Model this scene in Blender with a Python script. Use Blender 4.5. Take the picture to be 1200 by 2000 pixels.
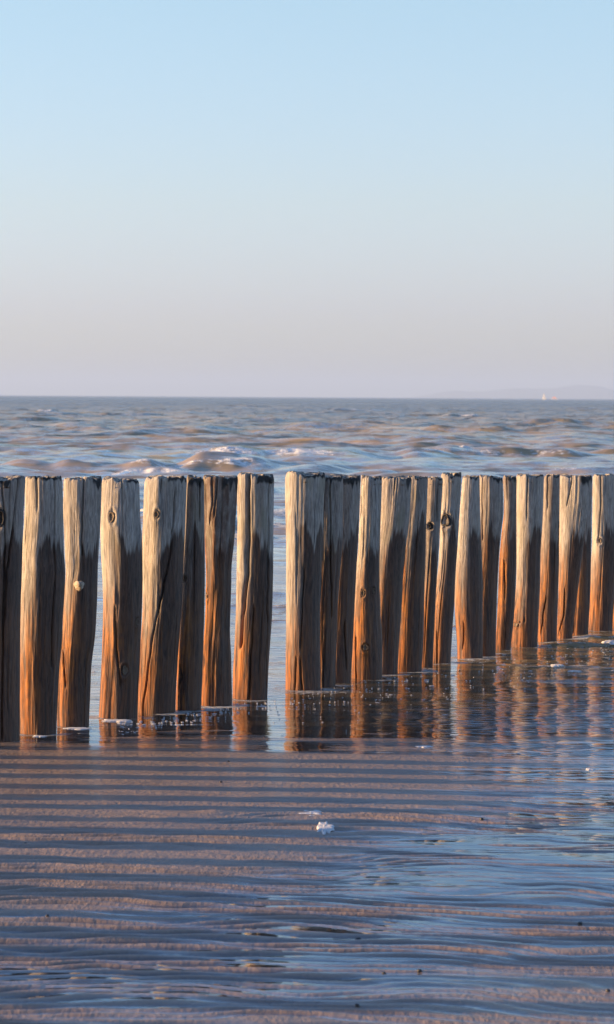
import bpy, math, random
import numpy as np
from mathutils import Matrix, Vector

for o in list(bpy.data.objects):
    bpy.data.objects.remove(o)
SC = bpy.context.scene
COL = SC.collection
rad = math.radians

# ------------------------------------------------------------------ camera
F = 5600.0                     # focal length in photo pixels (photo is 1200 x 2000)
CAM_H = 1.9
PITCH = math.atan(225.0 / F)
ROLL = 0.0062
Fw = Vector((0, math.cos(PITCH), -math.sin(PITCH)))
R0 = Vector((1, 0, 0)); U0 = R0.cross(Fw)
RR = R0 * math.cos(ROLL) + U0 * math.sin(ROLL)
UU = U0 * math.cos(ROLL) - R0 * math.sin(ROLL)
cd = bpy.data.cameras.new('camera')
cam = bpy.data.objects.new('camera', cd); COL.objects.link(cam)
m = Matrix((RR, UU, -Fw)).transposed().to_4x4(); m.translation = Vector((0, 0, CAM_H))
cam.matrix_world = m
cd.sensor_fit = 'VERTICAL'; cd.sensor_height = 36; cd.sensor_width = 24
cd.lens = 36 * F / 2000
cd.clip_start = 0.1; cd.clip_end = 90000
cd.dof.use_dof = True; cd.dof.focus_distance = 17.0; cd.dof.aperture_fstop = 9.0
SC.camera = cam

# ------------------------------------------------------------------ sky, sun, exposure
SUN_EL = rad(9.0)
SUN_AZ = rad(-3.0)             # light travels along +X turned this much
sun_to = Vector((-math.cos(SUN_AZ) * math.cos(SUN_EL), -math.sin(SUN_AZ) * math.cos(SUN_EL), math.sin(SUN_EL)))
W = bpy.data.worlds.new('World'); SC.world = W; W.use_nodes = True
nt = W.node_tree; nt.nodes.clear()
wo = nt.nodes.new('ShaderNodeOutputWorld'); bg = nt.nodes.new('ShaderNodeBackground')
sky = nt.nodes.new('ShaderNodeTexSky'); sky.sky_type = 'NISHITA'; sky.sun_disc = False
sky.sun_elevation = SUN_EL
sky.sun_rotation = math.atan2(sun_to.x, sun_to.y)
sky.altitude = 0; sky.air_density = 1.0; sky.dust_density = 0.6; sky.ozone_density = 2.0
SKY_TINT = True
geo = nt.nodes.new('ShaderNodeTexCoord'); sep = nt.nodes.new('ShaderNodeSeparateXYZ')
nt.links.new(geo.outputs['Generated'], sep.inputs[0])
ramp = nt.nodes.new('ShaderNodeValToRGB')
nt.links.new(sep.outputs[2], ramp.inputs[0])
K = 1.40                       # ramp colours are kept below 1 and scaled back by K
stops = [(0.0, (.72, .82, 1.27)), (.03, (.745, .77, 1.32)), (.067, (.835, .82, 1.115)), (.136, (.90, .895, 1.02)), (.2, (.88, 1.0, 1.26)), (.36, (.80, .98, 1.32)), (.8, (.74, .85, 1.16))]
el = ramp.color_ramp.elements
while len(el) < len(stops): el.new(.5)
for e_, (p_, c_) in zip(el, stops):
    e_.position = p_; e_.color = tuple(v / K for v in c_) + (1,)
mix = nt.nodes.new('ShaderNodeMix'); mix.data_type = 'RGBA'; mix.blend_type = 'MULTIPLY'; mix.inputs[0].default_value = 1
nt.links.new(sky.outputs[0], mix.inputs[6]); nt.links.new(ramp.outputs[0], mix.inputs[7])
scl = nt.nodes.new('ShaderNodeVectorMath'); scl.operation = 'SCALE'; scl.inputs[3].default_value = K
nt.links.new(mix.outputs[2], scl.inputs[0]); nt.links.new(scl.outputs[0], bg.inputs[0])
bg.inputs[1].default_value = 0.11
nt.links.new(bg.outputs[0], wo.inputs[0])
sd = bpy.data.lights.new('sun', 'SUN'); sd.energy = 5.0; sd.angle = rad(0.5); sd.color = (1.0, 0.64, 0.31)
so = bpy.data.objects.new('sun', sd); COL.objects.link(so)
so.rotation_euler = sun_to.to_track_quat('Z', 'Y').to_euler()
SC.view_settings.view_transform = 'Standard'; SC.view_settings.look = 'None'
SC.view_settings.exposure = 1.44; SC.view_settings.gamma = 1.0
SC.view_settings.use_curve_mapping = False
SC.render.engine = 'CYCLES'
SC.cycles.max_bounces = 10; SC.cycles.transparent_max_bounces = 12
SC.cycles.volume_bounces = 0

# ------------------------------------------------------------------ helpers
def ray(px, py):
    return Fw * F + RR * (px - 600.0) - UU * (py - 1000.0)
def ground(px, py, z=0.0):
    d = ray(px, py); t = (z - CAM_H) / d.z
    return d.x * t, d.y * t
def at_depth(px, py, Y):
    d = ray(px, py); t = Y / d.y
    return d.x * t, CAM_H + d.z * t
def px_of(X, Y, Z):
    v = Vector((X, Y, Z - CAM_H)); k = F / v.dot(Fw)
    return 600 + v.dot(RR) * k, 1000 - v.dot(UU) * k

def smooth(a, b, x):
    t = np.clip((x - a) / (b - a), 0, 1); return t * t * (3 - 2 * t)
def hash3(i, j, k, seed=0):
    i = i.astype(np.int64); j = j.astype(np.int64); k = k.astype(np.int64)
    n = (i * 374761393 + j * 668265263 + k * 2147483647 + seed * 1274126177) & 0xffffffff
    n = ((n ^ (n >> 13)) * 1274126177) & 0xffffffff
    n = (n ^ (n >> 16)) & 0xffffffff
    n = ((n ^ (n >> 15)) * 2246822519) & 0xffffffff
    return ((n ^ (n >> 13)) & 0xffffff) / float(0xffffff)
def vnoise(x, y, z=0.0, seed=0):
    x, y, z = np.broadcast_arrays(np.asarray(x, float), np.asarray(y, float), np.asarray(z, float))
    fx, fy, fz = np.floor(x), np.floor(y), np.floor(z)
    u, v, w = x - fx, y - fy, z - fz
    u = u * u * (3 - 2 * u); v = v * v * (3 - 2 * v); w = w * w * (3 - 2 * w)
    r = 0
    flat = not np.any(z)
    for dz in ((0,) if flat else (0, 1)):
        ww = 1.0 if flat else (w if dz else 1 - w)
        for dy in (0, 1):
            for dx in (0, 1):
                r = r + hash3(fx + dx, fy + dy, fz + dz, seed) * (u if dx else 1 - u) * (v if dy else 1 - v) * ww
    return r * 2 - 1
def fbm(x, y, z=0.0, seed=0, o=3, g=0.5):
    a = 1.0; r = 0; s = 0
    for i in range(o):
        r = r + a * vnoise(np.asarray(x) * 2 ** i + 17 * i, np.asarray(y) * 2 ** i + 9 * i, np.asarray(z) * 2 ** i, seed + i)
        s += a; a *= g
    return r / s

def mesh_obj(name, verts, faces, mat, parent=None, attrs=None, smooth_sh=True):
    """verts (N,3) array, faces (M,4) or (M,3) array"""
    me = bpy.data.meshes.new(name)
    verts = np.asarray(verts, np.float32); faces = np.asarray(faces, np.int32)
    n, k = faces.shape
    me.vertices.add(len(verts)); me.vertices.foreach_set('co', verts.ravel())
    me.loops.add(n * k); me.loops.foreach_set('vertex_index', faces.ravel())
    me.polygons.add(n)
    me.polygons.foreach_set('loop_start', np.arange(0, n * k, k, dtype=np.int32))
    me.polygons.foreach_set('loop_total', np.full(n, k, np.int32))
    me.update(calc_edges=True)
    me.polygons.foreach_set('use_smooth', np.full(n, smooth_sh, bool))
    for key, arr in (attrs or {}).items():
        a = me.attributes.new(key, 'FLOAT', 'POINT'); a.data.foreach_set('value', np.asarray(arr, np.float32).ravel())
    if mat: me.materials.append(mat)
    o = bpy.data.objects.new(name, me); COL.objects.link(o)
    if parent: o.parent = parent
    return o
def grid_faces(nr, nc, wrap=False):
    i = np.arange(nr - 1)[:, None]; j = np.arange(nc if wrap else nc - 1)[None, :]
    j2 = (j + 1) % nc
    a = i * nc + j; b = i * nc + j2
    c = (i + 1) * nc + j2; d = (i + 1) * nc + j
    return np.stack([a, b, c, d], -1).reshape(-1, 4)
def tag(o, label=None, cat=None, group=None, kind=None):
    if label: o['label'] = label
    if cat: o['category'] = cat
    if group: o['group'] = group
    if kind: o['kind'] = kind
    return o
def empty(name, loc):
    o = bpy.data.objects.new(name, None); COL.objects.link(o); o.location = loc; o.empty_display_size = .1
    return o

class NT:
    def __init__(s, name):
        s.m = bpy.data.materials.new(name); s.m.use_nodes = True; s.t = s.m.node_tree; s.t.nodes.clear()
        s.out = s.t.nodes.new('ShaderNodeOutputMaterial')
    def n(s, typ, ins=None, **props):
        nd = s.t.nodes.new(typ)
        for k, v in props.items(): setattr(nd, k, v)
        for k, v in (ins or {}).items():
            if hasattr(v, 'is_linked') or isinstance(v, bpy.types.NodeSocket): s.t.links.new(v, nd.inputs[k])
            else: nd.inputs[k].default_value = v
        return nd
    def noise(s, vec, scale, detail=3, rough=.5, dist=0):
        return s.n('ShaderNodeTexNoise', {'Vector': vec, 'Scale': scale, 'Detail': detail, 'Roughness': rough, 'Distortion': dist}).outputs[0]
    def map(s, vec, sc=(1, 1, 1), loc=(0, 0, 0)):
        return s.n('ShaderNodeMapping', {'Vector': vec, 'Scale': sc, 'Location': loc}).outputs[0]
    def math(s, op, a, b=0.0, clamp=False):
        nd = s.n('ShaderNodeMath', {0: a, 1: b}, operation=op); nd.use_clamp = clamp; return nd.outputs[0]
    def mixc(s, f, a, b, mode='MIX'):
        nd = s.n('ShaderNodeMix', None, data_type='RGBA', blend_type=mode)
        for k, v in ((0, f), (6, a), (7, b)):
            if isinstance(v, bpy.types.NodeSocket): s.t.links.new(v, nd.inputs[k])
            else: nd.inputs[k].default_value = v
        return nd.outputs[2]
    def rng(s, v, a, b, c=0., d=1., sm=False):
        nd = s.n('ShaderNodeMapRange', {0: v, 1: a, 2: b, 3: c, 4: d})
        if sm: nd.interpolation_type = 'SMOOTHSTEP'
        return nd.outputs[0]
    def attr(s, name):
        return s.n('ShaderNodeAttribute', attribute_name=name).outputs['Fac']
    def pos(s):
        return s.n('ShaderNodeNewGeometry').outputs['Position']
    def obj(s):
        return s.n('ShaderNodeTexCoord').outputs['Object']
    def bump(s, h, dist, strength=1.0, normal=None):
        d = {'Height': h, 'Distance': dist, 'Strength': strength}
        if normal is not None: d['Normal'] = normal
        return s.n('ShaderNodeBump', d).outputs[0]
    def link(s, a, b): s.t.links.new(a, b)

# ------------------------------------------------------------------ materials
def wood_material():
    s = NT('driftwood'); P = s.obj()
    rnd = s.n('ShaderNodeObjectInfo').outputs['Random']
    off = s.n('ShaderNodeCombineXYZ', {0: s.math('MULTIPLY', rnd, 37.), 1: s.math('MULTIPLY', rnd, 11.), 2: s.math('MULTIPLY', rnd, 5.)}).outputs[0]
    P2 = s.n('ShaderNodeVectorMath', {0: P, 1: off}, operation='ADD').outputs[0]
    wob = s.n('ShaderNodeVectorMath', {0: P2, 1: s.n('ShaderNodeVectorMath', {0: s.n('ShaderNodeTexNoise', {'Vector': P2, 'Scale': 3., 'Detail': 2.}).outputs['Color'], 3: 0.035}, operation='SCALE').outputs[0]}, operation='ADD').outputs[0]
    fine = s.noise(s.map(wob, (1, 1, .055)), 190, 5, .65)
    grain = s.noise(s.map(wob, (1, 1, .06)), 60, 4, .6)
    big = s.noise(s.map(P2, (1, 1, .35)), 9, 3, .55)
    blot = s.noise(s.map(P2, (1, 1, .8)), 22, 4, .6)
    wet = s.attr('wet'); rust = s.attr('rust'); tar = s.attr('tar')
    dry = s.mixc(s.rng(fine, .38, .62), (.14, .122, .108, 1), (.43, .385, .335, 1))
    dry = s.mixc(s.math('MULTIPLY', s.rng(grain, .38, .6), .35), dry, (.44, .36, .26, 1))
    dry = s.mixc(s.rng(big, .52, .75, 0, .5), dry, (.36, .29, .215, 1))
    damp_shade = s.mixc(s.rng(fine, .38, .62), (.020, .013, .010, 1), (.105, .060, .040, 1))  # wet wood, dark enough to paint the posts' shaded side as well
    damp_shade = s.mixc(s.rng(big, .45, .75, 0, .7), damp_shade, (.10, .048, .028, 1))
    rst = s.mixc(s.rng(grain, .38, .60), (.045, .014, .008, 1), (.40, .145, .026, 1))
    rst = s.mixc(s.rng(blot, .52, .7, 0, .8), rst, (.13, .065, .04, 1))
    tone = s.attr('tone')
    dry = s.mixc(s.math('MULTIPLY', tone, s.rng(blot, .3, .6, .5, 1.)), dry, (.11, .066, .046, 1))
    c = s.mixc(wet, dry, damp_shade)
    alg = s.math('MULTIPLY', s.rng(big, .60, .74), s.rng(wet, 0, 1, .35, .1))
    c = s.mixc(alg, c, (.13, .135, .07, 1))
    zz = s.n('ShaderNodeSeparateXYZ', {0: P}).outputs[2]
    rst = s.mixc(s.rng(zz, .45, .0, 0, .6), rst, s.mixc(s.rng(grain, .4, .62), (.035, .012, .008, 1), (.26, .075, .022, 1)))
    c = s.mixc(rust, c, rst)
    stain = s.noise(s.map(P2, (1, 1, .22)), 13, 4, .65)
    c = s.mixc(s.rng(stain, .52, .66, 0, .62), c, s.mixc(.5, c, (.03, .022, .018, 1)))
    crack = s.rng(s.noise(s.map(wob, (1, 1, .02)), 70, 2, .5), .24, .31)
    c = s.mixc(crack, (.05, .035, .028, 1), c)
    tarf = s.math('MULTIPLY', tar, s.rng(blot, .3, .5, .85, 1.))
    c = s.mixc(tarf, c, (.022, .02, .018, 1))
    speck = s.rng(s.noise(P2, 170, 2, .5), .64, .72, 0, .55)
    c = s.mixc(speck, c, (.07, .06, .05, 1))
    rough = s.rng(wet, 0, 1, .85, .5)
    h = s.math('ADD', s.math('MULTIPLY', fine, .7), s.math('ADD', s.math('MULTIPLY', grain, 1.1), s.math('MULTIPLY', crack, .5)))
    nrm = s.bump(h, .006, .8)
    b = s.n('ShaderNodeBsdfPrincipled', {'Base Color': c, 'Roughness': rough, 'Normal': nrm, 'Specular IOR Level': .3})
    s.link(b.outputs[0], s.out.inputs[0]); return s.m
def endgrain_material():
    s = NT('end_grain'); P = s.obj()
    r = s.n('ShaderNodeTexWave', {'Vector': P, 'Scale': 26., 'Distortion': 2.5, 'Detail': 2.}, wave_type='RINGS', rings_direction='Z').outputs[0]
    n = s.noise(P, 45, 4, .6)
    c = s.mixc(r, (.20, .17, .13, 1), (.46, .40, .31, 1))
    c = s.mixc(s.rng(n, .45, .6), c, (.07, .055, .045, 1))
    b = s.n('ShaderNodeBsdfPrincipled', {'Base Color': c, 'Roughness': .9, 'Normal': s.bump(n, .006, .8)})
    s.link(b.outputs[0], s.out.inputs[0]); return s.m
def knot_material(name, c1, c2):
    s = NT(name); P = s.obj()
    r = s.n('ShaderNodeTexWave', {'Vector': P, 'Scale': 60., 'Distortion': 3., 'Detail': 2.}, wave_type='RINGS', rings_direction='Y').outputs[0]
    n = s.noise(P, 90, 4, .6)
    c = s.mixc(s.math('MULTIPLY', r, n), c1, c2)
    b = s.n('ShaderNodeBsdfPrincipled', {'Base Color': c, 'Roughness': .75, 'Normal': s.bump(n, .005, .9)})
    s.link(b.outputs[0], s.out.inputs[0]); return s.m
def stub_material():
    s = NT('branch_stub'); P = s.obj()
    n = s.noise(s.map(P, (1, .3, 1)), 120, 4, .6)
    c = s.mixc(s.rng(n, .35, .65), (.24, .17, .11, 1), (.50, .41, .30, 1))
    b = s.n('ShaderNodeBsdfPrincipled', {'Base Color': c, 'Roughness': .8, 'Normal': s.bump(n, .003, .8)})
    s.link(b.outputs[0], s.out.inputs[0]); return s.m

def sand_material():
    s = NT('wet_sand'); P = s.pos()
    n1 = s.noise(s.map(P, (1, 1, 1)), .9, 4, .6)
    n2 = s.noise(s.map(P, (.45, 1, 1)), 7, 4, .6)
    n3 = s.noise(P, 330, 3, .6)
    n4 = s.noise(s.map(P, (1.5, .6, 1)), 26, 3, .55)
    c = s.mixc(s.rng(n2, .35, .68), (.225, .160, .108, 1), (.325, .232, .162, 1))
    c = s.mixc(s.rng(n1, .4, .65, 0, .45), c, (.195, .142, .10, 1))
    c = s.mixc(s.rng(n3, .35, .65, 0, .28), c, (.15, .10, .085, 1))
    shell = s.rng(s.n('ShaderNodeTexVoronoi', {'Vector': P, 'Scale': 38.}).outputs['Distance'], .035, .05, 1, 0)
    shell = s.math('MULTIPLY', shell, s.rng(s.noise(P, 3., 2), .5, .6))
    c = s.mixc(shell, c, (.75, .68, .6, 1))
    h = s.math('ADD', s.math('MULTIPLY', n4, .009), s.math('MULTIPLY', n3, .0012))
    nrm = s.bump(h, 1.0, .8)
    rough = s.rng(n2, .3, .7, .38, .52)
    sheen = s.attr('sheen')
    c = s.mixc(s.math('MULTIPLY', sheen, .72), c, (.105, .078, .062, 1))
    crm = s.bump(s.math('ADD', s.math('MULTIPLY', s.noise(s.map(P, (.3, 1, 1)), 16, 2, .5), .004), s.math('MULTIPLY', n3, .0001)), 1.0, .8)
    b = s.n('ShaderNodeBsdfPrincipled', {'Base Color': c, 'Roughness': rough, 'Normal': nrm, 'Specular IOR Level': .35,
            'Coat Weight': sheen, 'Coat Roughness': .05, 'Coat IOR': 1.5, 'Coat Normal': crm})
    s.link(b.outputs[0], s.out.inputs[0]); return s.m

def water_material():
    s = NT('sea_water'); P = s.pos()
    murk = s.attr('murk'); foam = s.attr('foam'); far = s.attr('far'); chop = s.attr('chop')
    a = s.noise(s.map(P, (.2, 1, 1)), 17, 2, .5)          # small ripples, near
    b_ = s.noise(s.map(P, (.35, .8, 1)), 1.6, 4, .6)       # wavelets
    c_ = s.noise(s.map(P, (.6, .8, 1)), .5, 4, .6)        # far chop
    h = s.math('ADD', s.math('MULTIPLY', a, s.math('MULTIPLY', s.rng(far, 0, .35, 1, 0), .013)),
               s.math('ADD', s.math('MULTIPLY', b_, s.rng(far, .0, .4, .03, .10)), s.math('MULTIPLY', c_, s.rng(far, .2, .8, 0, .9))))
    h = s.math('MULTIPLY', h, chop)
    nrm = s.bump(h, 1.0, 1.0)
    nz = s.n('ShaderNodeTexNoise', {'Vector': s.map(P, (.9, 1, 1)), 'Scale': .035, 'Detail': 8., 'Roughness': .78}).outputs['Color']
    nv = s.n('ShaderNodeVectorMath', {0: nz, 1: (.5, .5, .5)}, operation='SUBTRACT').outputs[0]
    nv = s.n('ShaderNodeVectorMath', {0: nv, 1: (1.0, 2.1, 0.)}, operation='MULTIPLY').outputs[0]
    nz2 = s.n('ShaderNodeTexNoise', {'Vector': s.map(P, (1.0, 1, 1)), 'Scale': .6, 'Detail': 4., 'Roughness': .65}).outputs['Color']
    nv2 = s.n('ShaderNodeVectorMath', {0: nz2, 1: (.5, .5, .5)}, operation='SUBTRACT').outputs[0]
    nv2 = s.n('ShaderNodeVectorMath', {0: nv2, 1: (.9, 1.9, 0.)}, operation='MULTIPLY').outputs[0]
    nv = s.n('ShaderNodeVectorMath', {0: nv, 1: nv2}, operation='ADD').outputs[0]
    nv = s.n('ShaderNodeVectorMath', {0: nv, 3: s.rng(far, .03, .45, .25, 1)}, operation='SCALE').outputs[0]
    nrm = s.n('ShaderNodeVectorMath', {0: s.n('ShaderNodeVectorMath', {0: nrm, 1: nv}, operation='ADD').outputs[0]}, operation='NORMALIZE').outputs[0]
    fr = s.n('ShaderNodeFresnel', {'IOR': 1.48, 'Normal': nrm}).outputs[0]
    fr = s.math('MULTIPLY', fr, s.rng(far, .08, .45, 1., .62))      # rough open water mirrors less than a flat one
    body = s.mixc(s.noise(s.map(P, (.10, .16, 1)), 1.0, 4, .6), (.42, .275, .115, 1), (.19, .16, .10, 1))
    body = s.mixc(s.rng(far, .35, .95), body, (.145, .175, .15, 1))
    dif = s.n('ShaderNodeBsdfDiffuse', {'Color': body, 'Normal': nrm}).outputs[0]
    tr = s.n('ShaderNodeBsdfTransparent', {'Color': (.97, .96, .93, 1)}).outputs[0]
    base = s.n('ShaderNodeMixShader', {0: murk, 1: tr, 2: dif}).outputs[0]
    gl = s.n('ShaderNodeBsdfGlossy', {'Color': (1, 1, 1, 1), 'Roughness': s.rng(far, 0, 1, .03, .3), 'Normal': nrm}).outputs[0]
    w = s.n('ShaderNodeMixShader', {0: fr, 1: base, 2: gl}).outputs[0]
    fn = s.mixc(s.rng(far, .02, .12), s.noise(s.map(P, (.45, 1, 1)), 42., 4, .65), s.noise(s.map(P, (.8, 1, 1)), 6., 4, .65))
    ff = s.rng(s.math('ADD', foam, s.math('MULTIPLY', s.math('SUBTRACT', fn, .5), s.rng(foam, 0, .3, 0, 1.6))), .35, .55, 0, 1)
    cap = s.math('MULTIPLY', s.rng(s.noise(s.map(P, (.22, 1, 1)), .17, 4, .62), .69, .73), s.rng(far, .12, .3))
    ff = s.math('MAXIMUM', ff, s.math('MULTIPLY', cap, .7))
    fd = s.n('ShaderNodeBsdfDiffuse', {'Color': (.90, .87, .81, 1), 'Normal': s.bump(fn, .3, 1.)}).outputs[0]
    fin = s.n('ShaderNodeMixShader', {0: ff, 1: w, 2: fd}).outputs[0]
    s.link(fin, s.out.inputs[0]); return s.m

def foam_material():
    s = NT('foam'); P = s.pos()
    n = s.noise(P, 90, 4, .6)
    c = s.mixc(n, (.42, .40, .37, 1), (.66, .63, .59, 1))
    b = s.n('ShaderNodeBsdfPrincipled', {'Base Color': c, 'Roughness': .7, 'Subsurface Weight': .2, 'Subsurface Radius': (.01, .01, .01), 'Normal': s.bump(n, .004, .8)})
    s.link(b.outputs[0], s.out.inputs[0]); return s.m
def plain(name, c, rough=.8, sc=40, var=.5):
    s = NT(name); n = s.noise(s.obj(), sc, 3, .6)
    c2 = tuple(v * (1 - var) for v in c) + (1,)
    b = s.n('ShaderNodeBsdfPrincipled', {'Base Color': s.mixc(n, c2, tuple(c) + (1,)), 'Roughness': rough})
    s.link(b.outputs[0], s.out.inputs[0]); return s.m

M_WOOD = wood_material(); M_END = endgrain_material(); M_KNOT = knot_material('black_knot', (.012, .010, .009, 1), (.06, .042, .03, 1)); M_KNOT2 = knot_material('brown_knot', (.09, .06, .04, 1), (.34, .24, .15, 1)); M_STUB = stub_material()
M_SAND = sand_material(); M_WATER = water_material(); M_FOAM = foam_material()

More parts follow.
